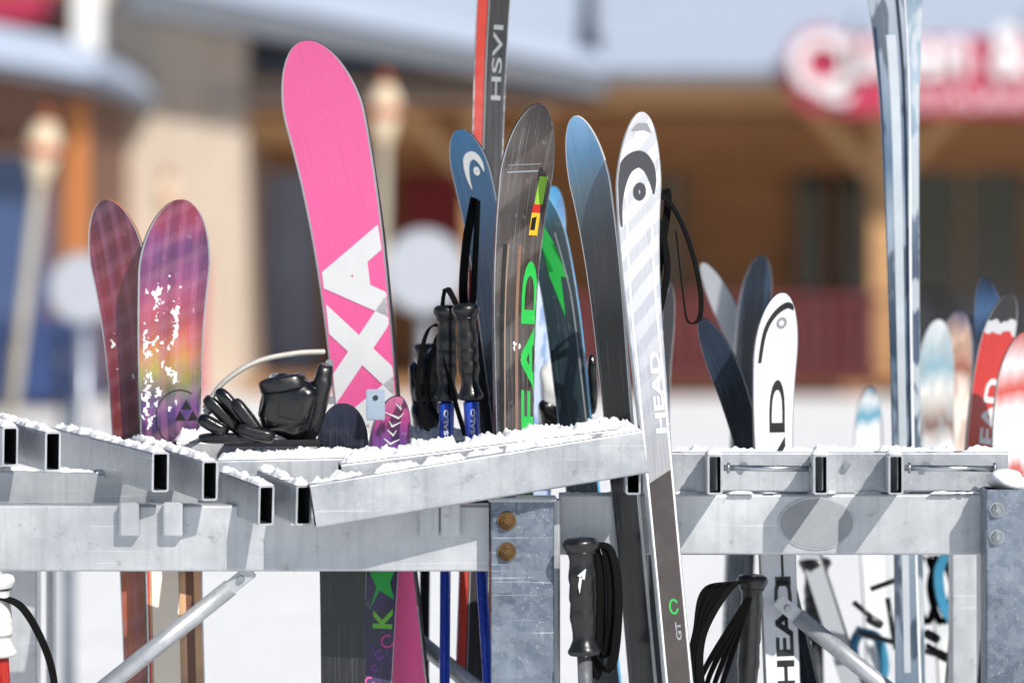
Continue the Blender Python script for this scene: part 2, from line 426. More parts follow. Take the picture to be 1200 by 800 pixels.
# G / H pair
mG=skimat('steel_blue_top',[(0,'7fafd8'),(.05,'4f83ac'),(.1,'4c6474'),(.18,'2c333c'),(.3,'1d2026'),(.5,'15171b')],.22,.2)
g=Ski('ski',(674,137),(752,800),6.01,52,-24,.055,.3,.62,mG,rtip=.1,side=simple('white_sidewall','d5d8da'))
mH=skimat('white_silver_top',[(0,'e8e9ed'),(.1,'dadce2'),(.25,'bfc2c9'),(.42,'a6a9b2'),(.5,'9a9a9e'),(1.2,'8a8684')],.28,.28,wave=(14,'9699a6',.5),dust=.08)
h=Ski('ski',(753,137),(796,800),5.95,58,20,.065,.3,.6,mH,rtip=.12,side=simple('white_sidewall2','d8dadc'))
headlogo(h,-3,74,24,simple('charcoal_print','3b3d44',.3,0,.5,.1))
h.text('HEAD',13,376,17,M_WHITE,2.2)
h.poly([(-14,432),(14,418),(13,900),(-13,900)],simple('taupe_print','453e3c',.3,0,.5,.35,12))
h.poly([(-13,20),(-5,12),(7,12),(14,24),(4,20),(-6,20)],M_GREY)
h.poly([(-17,90),(-14.5,90),(-14.5,900),(-17,900)],M_WHITE); h.poly([(14.5,120),(17,120),(17,900),(14.5,900)],M_WHITE)
h.ring(2,578,5,2.2,20,330,M_GREEN,1.6); h.text('GT',8,618,9,M_GREY,1.8,off=.001)

# I small white pair
mI=skimat('white_kids_top',[(0,'dfe1e6'),(1.3,'d6d9de')],.3,.16,dust=.05)
i1=Ski('ski',(917,347),(918,800),6.22,56,20,.055,.25,.78,mI,rtip=.09,side=M_BLACK)
i1.text('HEAD',14,348,28,M_BLACK,3.4,bold=.01); i1.text('HEAD',14,462,30,M_BLACK,1.65)
i1.band([(-20,80),(-16,44),(-6,24),(8,14),(18,18)],[4,5,6,7,4],M_BLACK,smooth=True); i1.ring(4,34,5,3,0,360,M_GREY)
mI2=skimat('navy_tip',[(0,'2c3a4f'),(.05,'34465c'),(.12,'1f2733'),(1,'16181d')],.2,.12)
i2=Ski('ski',(823,377),(905,640),6.3,38,-24,.07,.22,.8,mI2,rtip=.08)
mJ=skimat('pale_grey_top',[(0,'d8dce2'),(1,'c2c8d0')],.3,.1)
Ski('ski',(823,308),(920,560),6.9,30,-25,.06,.25,.8,mJ)
Ski('ski',(893,303),(872,560),6.85,40,14,.05,.25,.85,mI2)
Ski('ski',(783,334),(772,640),6.6,34,20,.05,.2,.8,simple('graphite_top','24262b',.3,0,.6))
# K tall right
mK=skimat('ice_steel_top',[(0,'8fa8c4'),(.1,'ccd6e0'),(.25,'98aabd'),(.4,'657c96'),(.5,'a8b8c8'),(.7,'54697f'),(.9,'9cacbc'),(1.3,'788a9e')],.15,.3,blotch=('2c3c50',5,.75),coat=1)  # pale and dark bands include reflections painted into the ski colour
k=Ski('ski',(1022,-110),(1063,800),6.45,50,-24,.09,.4,.5,mK,side=simple('white_sidewall3','e0e3e8'),th=.012)
k.poly([(-4,150),(8,150),(5,900),(-3,900)],simple('pale_blue_print','dfe8f2',.15,.1,.8,.3,12)); k.poly([(12,100),(16,100),(11,700),(9,700)],simple('navy_print','1c2a44',.3,0,.5))
k.poly([(-19,140),(-15,140),(-10,700),(-13,700)],simple('navy_print2','24385c',.3,0,.5))
k2=Ski('ski',(1074,-130),(1072,800),6.5,38,8,.08,.4,.6,skimat('navy_steel_top',[(0,'43607e'),(.3,'9bb0c4'),(.6,'3c4a60'),(1.3,'5e6e80')],.15,.25,blotch=('c4ccd4',6,.7),coat=1))
# L right cluster
mL1=skimat('white_teal_brown',[(0,'e2e6ea'),(.08,'7fa8b8'),(.12,'e2e0dc'),(.18,'6a4a40'),(.22,'dcdcdc'),(1.3,'c4cad0')],.3,.1,blotch=('9aa8ae',9,.4))
Ski('ski',(1100,378),(1112,700),7.1,44,10,.05,.2,.85,mL1)
mL2=skimat('peach_cream_top',[(0,'32406a'),(.05,'d8b49c'),(.1,'8c4a38'),(.13,'e6d8cc'),(1,'d8ccc4')],.3,.1,blotch=('8b6a60',8,.5))
Ski('ski',(1124,368),(1120,700),7.2,44,10,.05,.2,.85,mL2)
Ski('ski',(1153,328),(1176,700),6.8,38,-20,.05,.2,.85,skimat('blue_black_top',[(0,'23324e'),(.05,'5b7fae'),(.1,'1b1f2a'),(1,'16181e')],.25,.1))
mL3=skimat('dark_red_top',[(0,'17181c'),(.04,'c9ccd0'),(.06,'c22a22'),(.3,'b8241e'),(.32,'e0e0e2'),(1,'c0c2c6')],.25,.1,'CONSTANT')
l3=Ski('ski',(1184,346),(1136,700),6.7,46,24,.05,.24,.85,mL3); l3.text('HEAD',14,208,26,M_WHITE,1.6)
mL4=skimat('white_red_top',[(0,'b8281f'),(.05,'e2e3e5'),(.09,'c0392b'),(.13,'e6e6e8'),(.2,'dcdcde'),(.22,'b0362a'),(.26,'d8d8da'),(1,'d0d0d4')],.25,.1)
Ski('ski',(1202,392),(1178,700),6.6,46,20,.05,.2,.85,mL4)
Ski('ski',(1020,456),(1026,700),7.2,34,10,.04,.2,.85,skimat('white_teal2',[(0,'2f6f8c'),(.02,'e6eaee'),(.05,'4a9fc0'),(.07,'e6eaee'),(1,'c8d0d8')],.3,.1))
Ski('ski',(1138,372),(1150,700),7.3,26,-10,.04,.2,.85,mI2)
# M low tips
m1=Ski('ski',(402,474),(402,800),6.12,60,4,.03,.2,.85,skimat('navy_black_top',[(0,'252c42'),(.1,'14161d'),(1,'0c0d10')],.3,.12),rtip=.06,edge=False)
mM=skimat('pink_paisley',[(0,'e888b4'),(.03,'c84f90'),(.06,'7a4a94'),(.2,'5a3a86'),(.25,'3c2a5c'),(1,'402a60')],.3,.1,blotch=('2a2440',10,.8),dust=.12)
m2=Ski('ski',(466,468),(442,800),6.16,50,16,.05,.15,.7,mM,rtip=.07)
M_LIME=simple('lime_print','7ad13a',.4,0,.3); M_VIO=simple('violet_print','8a3fae',.4,0,.3)
m2.poly([(-16,205),(16,200),(10,216),(16,236),(-2,226),(-14,250),(-6,222)],M_GREEN); m2.text('K',14,272,32,M_LIME,1.1)
rr=random.Random(2)
for q in range(5): m2.band([(rr.uniform(-14,0),8+q*10),(rr.uniform(-4,8),14+q*10),(rr.uniform(4,14),8+q*10)],[1,3,1],M_WHITE)
M_PNK=simple('pink_print','d84f9c',.4)
for q in range(9): m2.ring(rr.uniform(-10,10),285+q*16,rr.uniform(3,7),2.4,0,300,M_VIO if q%3 else M_PNK)
Ski('ski',(600,420),(556,800),6.35,38,12,.04,.2,.85,skimat('red_low_top',[(0,'241c1e'),(.15,'b32a1e'),(1,'a8301c')],.3,.15,blotch=('17130f',5,.9)))

# ---------------- ski racks
def hexbolt(p,mat,par,r=.0085):
    lathe('washer',p,p+Vector((0,-.002,0)),[(0,r*1.35),(1,r*1.35)],mat,par,24,True)
    lathe('bolt_head',p+Vector((0,-.002,0)),p+Vector((0,-.009,0)),[(0,r),(.8,r),(1,r*.82)],mat,par,6,True).data.polygons.foreach_set('use_smooth',[False]*(6*2+2))
    lathe('bolt_shank',p+Vector((0,-.009,0)),p+Vector((0,-.014,0)),[(0,r*.5),(.8,r*.5),(1,r*.4)],mat,par,12,True)
R1=empty('ski_rack')
tube('beam',W(-120,629,5.99),W(573,629,5.99),.05,.097,M_ALU,R1)
def finger(n,near,far,w,h,mat,par,snow=1,sd=0,bias=.1):
    A,B=W(*near),W(*far); tube(n,A,B,w,h,mat,par); snow_on('snow_on_'+n,A,B,w*.98,.006*snow,par,h/2,sd,bias)
finger('finger_1',(12,523,5.96),(-90,492,6.4),.024,.058,M_GALV,R1,1.2,1,.2)
finger('finger_2',(62,529,5.94),(-45,499,6.4),.024,.058,M_GALV,R1,1.2,2,.2)
finger('finger_3',(188,553,5.92),(70,522,6.38),.026,.058,M_GALV,R1,1.2,3,.2)
finger('finger_4',(246,563,5.90),(150,532,6.3),.024,.058,M_GALV,R1,1.2,4,.25)
finger('finger_5',(312,592,5.88),(215,555,6.24),.024,.058,M_GALV,R1,1.2,5,.25)
finger('finger_6',(356,592,5.88),(262,553,6.24),.024,.058,M_GALV,R1,1.2,6,.25)
finger('cross_tube_1',(255,560,6.06),(640,552,6.09),.04,.056,M_GALV,R1,2.2,7,.35)
finger('cross_tube_2',(-60,568,6.2),(300,578,6.1),.04,.05,M_ALU,R1,.9,8,.2)
finger('cross_tube_3',(205,535,6.2),(560,534,6.3),.04,.05,M_ALU,R1,2.8,9,.45)
finger('front_tube',(366,592,5.87),(754,528,5.93),.036,.064,M_GALV,R1,1.5,11,.2)
finger('cross_tube_4',(400,562,5.93),(745,518,5.99),.05,.05,M_GALV,R1,2.6,12,.35)
for x in (152,203,503,528):
    box('welded_lug',W(x,608,5.955),(.028,.02,.050),M_ALU,R1)
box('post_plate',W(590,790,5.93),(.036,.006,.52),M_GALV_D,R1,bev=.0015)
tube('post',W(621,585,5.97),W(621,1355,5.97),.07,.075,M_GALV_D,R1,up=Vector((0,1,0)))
tube('post_rib',W(650,585,6.0),W(650,1355,6.0),.016,.05,M_GALV,R1,up=Vector((0,1,0)))
box('post_cap',W(612,584,5.96),(.1,.08,.006),M_GALV,R1)
hexbolt(W(594,610,5.925),M_BRASS,R1,.010); hexbolt(W(594,646,5.925),M_BRASS,R1,.010)
tube('rear_leg',W(25,640,6.35),W(25,1355,6.35),.055,.06,M_ALU,R1,up=Vector((0,1,0)))
tube('rear_leg_2',W(60,640,6.6),W(60,1355,6.6),.012,.05,M_ALU,R1,up=Vector((0,1,0)))
def brace(par,a,b,d,r=.013):
    A,B=W(*a,d),W(*b,d); dr=(B-A).normalized()
    cyl('brace_tube',A,B,r,M_ALU,par)
    box('brace_flat_end',A-dr*.016,(.05,.005,.022),M_ALU,par,rot=(0,-math.atan2(dr.z,dr.x),0),bev=.002)
    lathe('brace_bolt',A-dr*.02+Vector((0,-.003,0)),A-dr*.02+Vector((0,-.009,0)),[(0,.006),(1,.005)],M_BOLT,par,6,True)
brace(R1,(270,688),(60,855),5.98); brace(R1,(455,722),(680,905),6.3)
R2=empty('ski_rack')
tube('beam',W(655,613,6.07),W(1151,613,6.07),.05,.09,M_ALU,R2)
tube('rear_tube',W(752,553,6.07),W(1180,553,6.07),.03,.062,M_GALV,R2)
snow_on('snow_on_rear_tube',W(752,553,6.07),W(1180,553,6.07),.029,.008,R2,.031,21,.25)
snow_on('snow_on_beam',W(655,613,6.05),W(1150,613,6.05),.03,.004,R2,.045,22,.05)
for i,x in enumerate((742,838,962,1050)):
    finger('finger_%d'%i,(x,556,5.93),(x-4,554,6.05),.022,.058,M_GALV,R2,1.2,30+i,.2)
for a,bb in ((848,952),(1060,1168)):
    cyl('slot_rod',W(a,548,6.01),W(bb,549,6.01),.0045,M_STEEL,R2)
    for x in(a+4,bb-4): cyl('rod_boss',W(x,548,6.01),W(x+3,548,6.01),.008,M_BOLT,R2)
for x in(768,872,992,1085):
    cyl('weld_pin',W(x,545,6.054),W(x,545,6.045),.0055,M_BOLT,R2)
def ovalp(name,cx,cy,rx,ry,d,th,mat,par,n=48):
    V=[]
    for y in(0,th):
        for i in range(n):
            a=2*math.pi*i/n;p=W(cx+rx*math.cos(a),cy+ry*math.sin(a),d);V.append(p+Vector((0,y,0)))
    F=[tuple(range(n)),tuple(range(2*n-1,n-1,-1))]+[(i,n+i,n+(i+1)%n,(i+1)%n) for i in range(n)]
    return meshobj(name,V,F,mat,par)
ovalp('cover_plate_rim',957,613,45,31,6.0425,.004,M_GALV,R2); ovalp('cover_plate',957,613,42.5,28.5,6.0415,.003,simple('plate_grey','989ba0',.5,.3,0,.2,60),R2)
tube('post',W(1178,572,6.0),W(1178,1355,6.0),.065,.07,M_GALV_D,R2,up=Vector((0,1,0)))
hexbolt(W(1168,597,5.965),M_BOLT,R2); hexbolt(W(1168,629,5.965),M_BOLT,R2)
blob('snow_cap',W(1182,562,6.0),(.055,.06,.032),M_SNOW,R2,e=.9,lump=.5)
brace(R2,(935,722),(1130,880),6.2)
tube('rear_leg',W(1128,640,6.5),W(1128,1355,6.5),.04,.05,M_ALU,R2,up=Vector((0,1,0)))

# ---------------- poles
def pole(top,low,d,shaft,grip=M_RUB,gs=1.0,name='ski_pole',gl=.15,dl=None):
    r=empty(name); A=W(*top,d); B=W(*low,dl or d); dr=(B-A).normalized(); g=gl
    prof=[(0,.006),(.0012,.015),(.004,.0195),(.009,.0215),(.014,.021),(.02,.0175),(.027,.0145),(.034,.0135),(.045,.0142)]
    n=3
    for i in range(n):
        t=.05+i*(g-.085)/n; prof+=[(t,.0150),(t+.008,.0156),(t+.014,.0150),(t+.017,.0142)]
    prof+=[(g-.032,.0128),(g-.022,.0130),(g-.012,.0165),(g-.007,.0190),(g-.003,.0188),(g,.0165),(g+.0015,.010)]
    lathe('grip',A,A+dr*.3,[(t,rr*gs) for t,rr in prof],grip,r,32)
    lathe('grip_cap_ring',A+dr*.0215,A+dr*.0245,[(0,.0168*gs),(.5,.0175*gs),(1,.0165*gs)],M_BLACK,r,32,True)
    end=A+dr*((A.z-.03)/-dr.z)
    lathe('shaft',A+dr*(g),end,[(0,.0085*gs),(.7,.0075*gs),(1,.005*gs)],shaft,r,20,True)
    bk=end-dr*.07
    lathe('basket',bk,bk+dr*.01,[(0,.008),(.3,.03),(.7,.032),(1,.008)],M_RUB,r,24,True)
    lathe('tip',end,end+dr*.025,[(0,.004),(1,.001)],M_STEEL,r,10,True)
    return r,A,dr
M_BCOL=simple('blue_collar','2350c8',.3,.1,.5)
def collar(r,A,dr,gl,txt=True):
    lathe('shaft_collar',A+dr*(gl+.003),A+dr*(gl+.06),[(0,.0112),(.03,.0118),(.9,.0112),(1,.009)],M_BCOL,r,24,True)
    me=textmesh('SALO',1); P=A+dr*(gl+.052)+Vector((.003,-.0122,0)); 
    for v in me.vertices: v.co=P+Vector((-v.co.y*.009,0,v.co.x*.016))
    me.materials.append(M_WHITE); link(bpy.data.objects.new('shaft_lettering',me),r)
r,A,dr=pole((545,355),(572,800),6.15,M_BLUE,gs=1.0,gl=.145); collar(r,A,dr,.145)
strip('strap',[A+dr*.02+Vector((-.005,.01,0)),A+Vector((-.03,.05,.02)),A+Vector((-.035,.05,-.05)),A+Vector((-.02,.03,-.13)),A+Vector((-.0,.02,-.2))],.016,.002,M_STRAP,r)
r,A,dr=pole((524,357),(521,800),6.2,M_BLUE,gs=1.0,gl=.145); collar(r,A,dr,.145)
strip('strap',[A+dr*.03,A+Vector((-.03,.02,-.04)),A+Vector((-.045,.02,-.12)),A+Vector((-.03,.0,-.19))],.018,.002,M_STRAP,r)
strip('strap_2',[A+dr*.03,A+Vector((-.02,.03,-.06)),A+Vector((-.03,.03,-.14)),A+Vector((-.0,.0,-.19))],.018,.002,M_STRAP,r)
r,A,dr=pole((680,629),(686,800),5.9,simple('silver_shaft','b9bdc2',.3,.8),gs=1.25,gl=.17)
P=A+dr*.05+Vector((0,-.0215,0))
meshobj('grip_logo',[P+Vector(v) for v in ((-.006,0,-.004),(.006,0,.006),(.004,0,-.010),(.001,0,-.004),(-.003,0,-.030),(-.005,0,-.018),(-.003,0,-.006))],[(0,1,2),(3,4,5,6)],M_WHITE,r)
for dx,ln in ((.03,.20),(.045,.17),(.055,.19)):
    strip('strap',[A+Vector((.01,.01,-.015)),A+Vector((dx*.8,.02,-.02)),A+Vector((dx,.0,-.09)),A+Vector((dx*.8,.02,-ln)),A+Vector((.01,.0,-ln+.03))],.016,.0025,M_STRAP,r,twist=1)
pole((500,402),(497,800),6.5,simple('black_shaft2','202226',.3,.5),gs=1.0)
pole((955,652),(958,800),6.9,simple('grey_shaft','6a6d72',.3,.6),gs=1.3,gl=.14)
pole((768,330),(745,800),6.3,simple('grey_shaft2','5a5d62',.3,.6))
Sp=empty('hanging_strap')
strip('strap_a',[W(556,232,6.2),W(546,290,6.18),W(543,350,6.2),W(552,372,6.2),W(557,300,6.2),W(560,235,6.2)],.014,.002,M_STRAP,Sp,wdir=(1,.7,0),twist=.5)
Sp=empty('hanging_strap')
strip('strap_a',[W(758,218,6.0),W(785,238,6.05),W(806,280,6.06),W(820,335,6.06),W(820,372,6.06),W(806,376,6.06),W(800,340,6.06),W(792,270,6.06)],.010,.002,M_STRAP,Sp,wdir=(.5,1,.2),twist=.4)
strip('strap_b',[W(757,250,6.0),W(772,262,6.03),W(782,310,6.05),W(776,352,6.05),W(768,380,6.05)],.012,.002,M_STRAP,Sp,wdir=(.7,.6,.3))
strip('strap_c',[W(757,235,6.0),W(782,226,6.06),W(776,290,6.06),W(764,360,6.06)],.012,.002,M_STRAP,Sp,wdir=(1,.6,.3))
strip('strap_d',[W(700,345,6.1),W(706,380,6.1),W(704,420,6.1)],.02,.008,M_STRAP,Sp)
Sp=empty('hanging_strap')
for j in range(4):
    x=870-j*9
    strip('loop_%d'%j,[W(880,680,6.05),W(x-15,690,6.02),W(x-45+j*6,740,6.0),W(x-50+j*5,790,6.0),W(x-38+j*6,830,6.02),W(x-20,790,6.04),W(878,700,6.08)],.013,.002,M_STRAP,Sp,wdir=(.6,1,0),twist=1.2)
pole((882,672),(876,800),6.14,simple('black_shaft','202226',.3,.5),gs=1.1,gl=.2)
r,A,dr=pole((-4,672),(4,800),5.92,simple('red_shaft','b8281f',.3,.2,.5),simple('white_grip','d8d8d8',.35,0,.3,.05),gs=1.2,gl=.12)
strip('strap',[A+Vector((.0,-.01,-.03)),A+Vector((.04,-.01,-.05)),A+Vector((.075,0,-.12)),A+Vector((.09,0,-.2))],.02,.002,M_STRAP,r)
G=empty('pole_strap')
M_TEAL=simple('teal_strap','2e7fa4',.5,0,.1)
strip('loop',[W(1115,640,6.9),W(1100,670,6.9),W(1108,715,6.9),W(1135,740,6.9),W(1145,700,6.9),W(1132,655,6.9),W(1118,640,6.9)],.02,.003,M_TEAL,G,wdir=(1,.6,0))
rope('loop_b',[W(1010,735,7),W(1000,760,7),W(1012,800,7),W(1035,790,7),W(1030,750,7),W(1010,740,7)],.009,M_TEAL,G)
strip('loop_c',[W(1140,660,6.9),W(1165,690,6.9),W(1160,740,6.9),W(1130,745,6.9)],.014,.003,M_TEAL,G,wdir=(1,.6,0))
for x0 in(1080,1098): strip('black_loop',[W(x0,650,7),W(x0-8,690,7),W(x0+6,730,7),W(x0+18,690,7),W(x0+8,652,7)],.014,.002,M_STRAP,G,wdir=(1,.6,0))
G=empty('ski_brake')
for a,bb in (((1005,740),(1110,770)),((1020,690),(1070,672)),((1000,705),(1030,730)),((1085,755),(1120,775)),((1040,700),(1050,760))):
    cyl('brake_arm',W(*a,6.8),W(*bb,6.8),.0045,M_RUB,G)
for p in ((1105,768),(1025,728),(1062,680),(1092,745)): blob('brake_pad',W(*p,6.8),(.03,.015,.016),M_RUB,G,rot=(0,.5,0))

# ---------------- bindings
M_GB=simple('gloss_black','0b0b0d',.2,0,.6,.1,40,.3)
B1=empty('ski_binding')
blob('toe_housing',W(338,476,6.1),(.084,.07,.092),M_GB,B1,rot=(0,.2,0),e=.5,lump=.1,seed=2)
blob('toe_top',W(331,450,6.09),(.07,.06,.026),M_RUB,B1,rot=(0,-.2,0),e=.45,lump=.1,seed=5)
blob('toe_wing',W(372,472,6.12),(.03,.05,.12),M_RUB,B1,rot=(0,.25,0),e=.6,lump=.15)
box('toe_insert',W(340,480,6.06),(.04,.012,.03),M_RUB,B1,rot=(0,.2,0),bev=.004)
box('base_plate',W(320,518,6.1),(.15,.07,.010),M_RUB,B1,bev=.004)
for j,(x,y,a,l_) in enumerate(((262,486,.75,.075),(276,480,.85,.08),(291,492,.95,.075),(250,498,.5,.05),(300,508,.25,.06))):
    blob('heel_lever_%d'%j,W(x,y,6.08-j*.008),(l_,.028,.021),M_GB if j%2 else M_RUB,B1,rot=(0,a,0),e=.6,lump=.1,seed=j)
blob('heel_pad',W(268,513,6.07),(.09,.05,.016),M_RUB,B1,e=.5)
cyl('spring_barrel',W(240,484,6.08),W(258,472,6.08),.006,M_BOLT,B1)
rope('cable',[W(240,478,6.08),W(262,448,6.07),W(300,424,6.07),W(345,414,6.08),W(380,412,6.1)],.0042,simple('braided_cable','c9c6bf',.45,.3,0,.4,400,.6),B1)
for j in range(3): lathe('bolt_knob',W(386+j*1,425+j*22,6.14),W(386+j,425+j*22,6.12),[(0,.006),(1,.005)],M_BOLT,B1,12,True)
B2=empty('ski_binding')
blob('toe_housing',W(508,440,6.4),(.05,.06,.09),M_RUB,B2,rot=(0,.3,0),e=.6,lump=.2)
blob('heel_housing',W(500,492,6.4),(.045,.06,.07),M_RUB,B2,e=.6,lump=.2)
blob('lever',W(489,470,6.4),(.02,.03,.12),M_GB,B2,e=.7,rot=(0,-.1,0),lump=.2)
B3=empty('ski_binding')
blob('toe_housing',W(648,450,6.45),(.04,.05,.07),M_WHITE,B3,e=.6,lump=.2); blob('heel',W(650,485,6.45),(.05,.05,.05),M_GB,B3,e=.6,lump=.2)
blob('lever',W(694,450,6.35),(.018,.03,.09),M_GB,B3,e=.7,lump=.2)
box('ski_tag',W(440,474,6.1),(.028,.003,.046),simple('steel_tag','b4c4d8',.3,.5,.3),b.root,bev=.0014); lathe('tag_hole',W(440,466,6.0985),W(440,466,6.097),[(0,.004),(1,.004)],M_INSIDE,b.root,16,True)

# ---------------- background
def wood(name,base,dark,axis='Z',sc=3.2,rough=.7):
    t=NT(name); o=t.new('ShaderNodeTexCoord').outputs['Object']
    w=t.new('ShaderNodeTexWave',wave_type='BANDS',bands_direction=axis,wave_profile='SAW'); w.inputs['Scale'].default_value=sc; w.inputs['Distortion'].default_value=.1
    t.l(o,w.inputs['Vector'])
    st=(1,1,12) if axis=='Z' else (12,1,1)
    g=t.noise(t.mapping(o,st),1.5,5)
    c=t.mix(t.mapr(g,.3,.7),hx(dark),hx(base)); c=t.mix(t.mapr(w.outputs['Fac'],.88,.98,0,.7),c,hx('2a1a10'))
    t.l(c,t.b.inputs['Base Color']); t.b.inputs['Roughness'].default_value=rough; return t.m
WO=wood('orange_boards','c4905e','9c6c44'); WB=wood('brown_boards','b8885c','8e6844'); WP=wood('pale_boards','d2c4b4','b4a494','X')
WBEAM=simple('timber_beam','c89c6c',.7,0,0,.3,6); M_FASC=simple('grey_fascia','70757e',.6,.2,0,.2,4)
M_GLASS=simple('window_glass','12151c',.08,0,.5,.3,1); M_PALEG=simple('pale_door','8f9fc0',.25,0,.4,.3,2)
def pb(name,x0,x1,y0,y1,d,depth,mat,par,bev=0):
    a=W(x0,y1,d);c2=W(x1,y0,d)
    return box(name,((a.x+c2.x)/2,a.y+depth/2,(a.z+c2.z)/2),(abs(c2.x-a.x),depth,abs(c2.z-a.z)),mat,par,bev=bev)
LG=empty('ski_lodge')
pb('wall',285,1500,40,458,47,6,WB,LG)
pb('pale_wing',118,288,-160,459,43,8,WP,LG)
pb('header_beam',290,1450,95,128,43.2,.35,WBEAM,LG); pb('second_beam',292,560,138,168,43.8,.3,WBEAM,LG); pb('porch_rail_beam',560,1450,140,168,45,.3,WO,LG)
pb('upper_boards',290,1450,128,200,46.6,.3,WO,LG)
for x in (560,1036,1330): pb('porch_post',x-14,x+14,128,457,43.3,.25,WBEAM,LG)
def bar(name,a,b_,d,w,mat,par):
    tube(name,W(*a,d),W(*b_,d),w,w,mat,par,up=Vector((0,1,0)),open_=False)
for x in(560,1036,1330):
    bar('knee_brace',(x-85,128),(x-5,215),43.45,.16,WBEAM,LG); bar('knee_brace',(x+85,128),(x+5,215),43.45,.16,WBEAM,LG)
pb('door',306,372,195,456,46.7,.25,M_PALEG,LG); pb('door_frame',296,304,185,456,46.6,.3,WO,LG); pb('door_frame',374,386,185,456,46.6,.3,WO,LG)
pb('red_panel',470,550,205,345,46.6,.3,simple('dark_red_panel','8a1f26',.6),LG)
for x0,x1 in((770,800),(935,1015),(1060,1200),(1230,1330)):
    pb('window',x0,x1,195,345 if x0<900 else 430,46.85,.1,M_GLASS,LG); pb('window_frame',x0-6,x1+6,189,195,46.75,.2,WO,LG); pb('window_mullion',(x0+x1)/2-2,(x0+x1)/2+2,195,345,46.8,.1,WBEAM,LG)
pb('porch_deck',285,1500,448,460,42.6,4.3,WB,LG)
def prism(name,poly,y0,y1,mat,par):
    n=len(poly);V=[Vector((x,y0,z)) for x,z in poly]+[Vector((x,y1,z)) for x,z in poly]
    F=[tuple(range(n)),tuple(range(2*n-1,n-1,-1))]+[(i,n+i,n+(i+1)%n,(i+1)%n) for i in range(n)]
    return meshobj(name,V,F,mat,par)
def xz(px,py,d): v=W(px,py,d); return (v.x,v.z)
prism('gable_fascia',[xz(150,-22,42),xz(710,84,42),xz(710,112,42),xz(150,14,42)],36,46,M_FASC,LG)
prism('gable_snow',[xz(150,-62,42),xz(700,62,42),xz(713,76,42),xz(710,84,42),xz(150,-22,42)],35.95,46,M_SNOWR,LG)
z0=W(0,84,42.5).z
def yzp(name,x0,x1,poly,mat,par):
    n=len(poly);V=[Vector((x0,y,z)) for y,z in poly]+[Vector((x1,y,z)) for y,z in poly]
    F=[tuple(range(n)),tuple(range(2*n-1,n-1,-1))]+[(i,n+i,n+(i+1)%n,(i+1)%n) for i in range(n)]
    return meshobj(name,V,F,mat,par)
X0=W(705,0,42.5).x;X1=W(1500,0,42.5).x; Xm=W(240,0,42.5).x
yzp('roof_deck',X0,X1,[(36.3,z0-.12),(36.3,z0),(48,z0+4.2),(48,z0+4.0)],M_FASC,LG)
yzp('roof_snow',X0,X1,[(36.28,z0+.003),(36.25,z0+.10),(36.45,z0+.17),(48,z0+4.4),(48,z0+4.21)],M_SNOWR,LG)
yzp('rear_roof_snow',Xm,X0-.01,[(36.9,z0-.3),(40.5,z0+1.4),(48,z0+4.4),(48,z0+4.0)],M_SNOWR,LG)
TF=empty('porch_fence')
MF=simple('dark_red_paint','5c1820',.6,0,0,.3,5)
for i in range(26):
    x=565+i*18; pb('slat',x,x+12,352,452,42,.05,MF,TF)
pb('rail',560,1035,345,356,41.95,.06,MF,TF); pb('rail',560,1035,430,437,41.93,.05,MF,TF)
for x in(1060,1120,1180): pb('slat',x,x+40,350,446,42.1,.05,simple('dark_panel','1c1d26',.5),TF)
SG=empty('restaurant_sign')
MP=simple('crimson_sign','b02a4c',.4,0,.3,.1)
ovalp('board_round',962,82,42,50,42.1,.06,MP,SG); pb('board_bar',975,1420,88,134,42.1,.06,MP,SG,.01); pb('board_top',960,1400,44,90,42.13,.05,MP,SG)
def sign_text(txt,px,py,size,mat,sx=1,y=42.0,bold=.03):
    me=textmesh(txt,1,bold); o=W(px,py,y)
    for v in me.vertices: v.co=Vector((o.x+v.co.x*size*sx,o.y,o.z+v.co.y*size))
    me.materials.append(mat); link(bpy.data.objects.new('letters',me),SG)
MW=simple('sign_white','e6e2e6',.4)
sign_text('Q',926,106,.82,MW); sign_text('ueen & Kings',990,88,.74,MW,.9); sign_text('RESTAURANT BAR',1040,126,.26,MW,1.1,bold=0)
for x in (1000,1200,1390): pb('sign_bracket',x,x+5,20,140,42.2,.3,M_FASC,SG)
CB=empty('wooden_cabin')
pb('wall',-420,92,80,458,38,7,wood('cabin_boards','8c6450','6a4c42'),CB)
pb('window_band',-60,56,180,370,37.95,.08,simple('blue_glass','3a4f78',.15,0,.5),CB); pb('window_frame',-60,60,172,180,37.9,.1,WO,CB); pb('corner_post',80,100,120,458,37.9,.2,simple('orange_timber','c4793c',.6),CB)
prism('roof_deck',[xz(-450,0,37),xz(112,92,37),xz(112,104,37),xz(-450,14,37)],30.8,39,M_FASC,CB)
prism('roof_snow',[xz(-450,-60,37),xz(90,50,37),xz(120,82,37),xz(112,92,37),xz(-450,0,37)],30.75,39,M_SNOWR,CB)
pb('red_trim',-100,70,-10,26,45.5,.2,MP,CB); pb('red_trim_wall',-200,75,-60,60,46,1,WB,CB)
NF=empty('safety_fence')
for x in(-60,10,75,135,215): 
    cyl('stake',W(x,385,33),W(x,503,33),.03,M_BLACK,NF)
MBN=simple('blue_banner','2a4070',.6,0,0,.3,3)
pb('netting',-80,118,372,470,33.05,.02,MBN,NF)
pb('netting_red',205,240,300,470,33.05,.02,simple('pink_banner','b8285c',.6),NF)
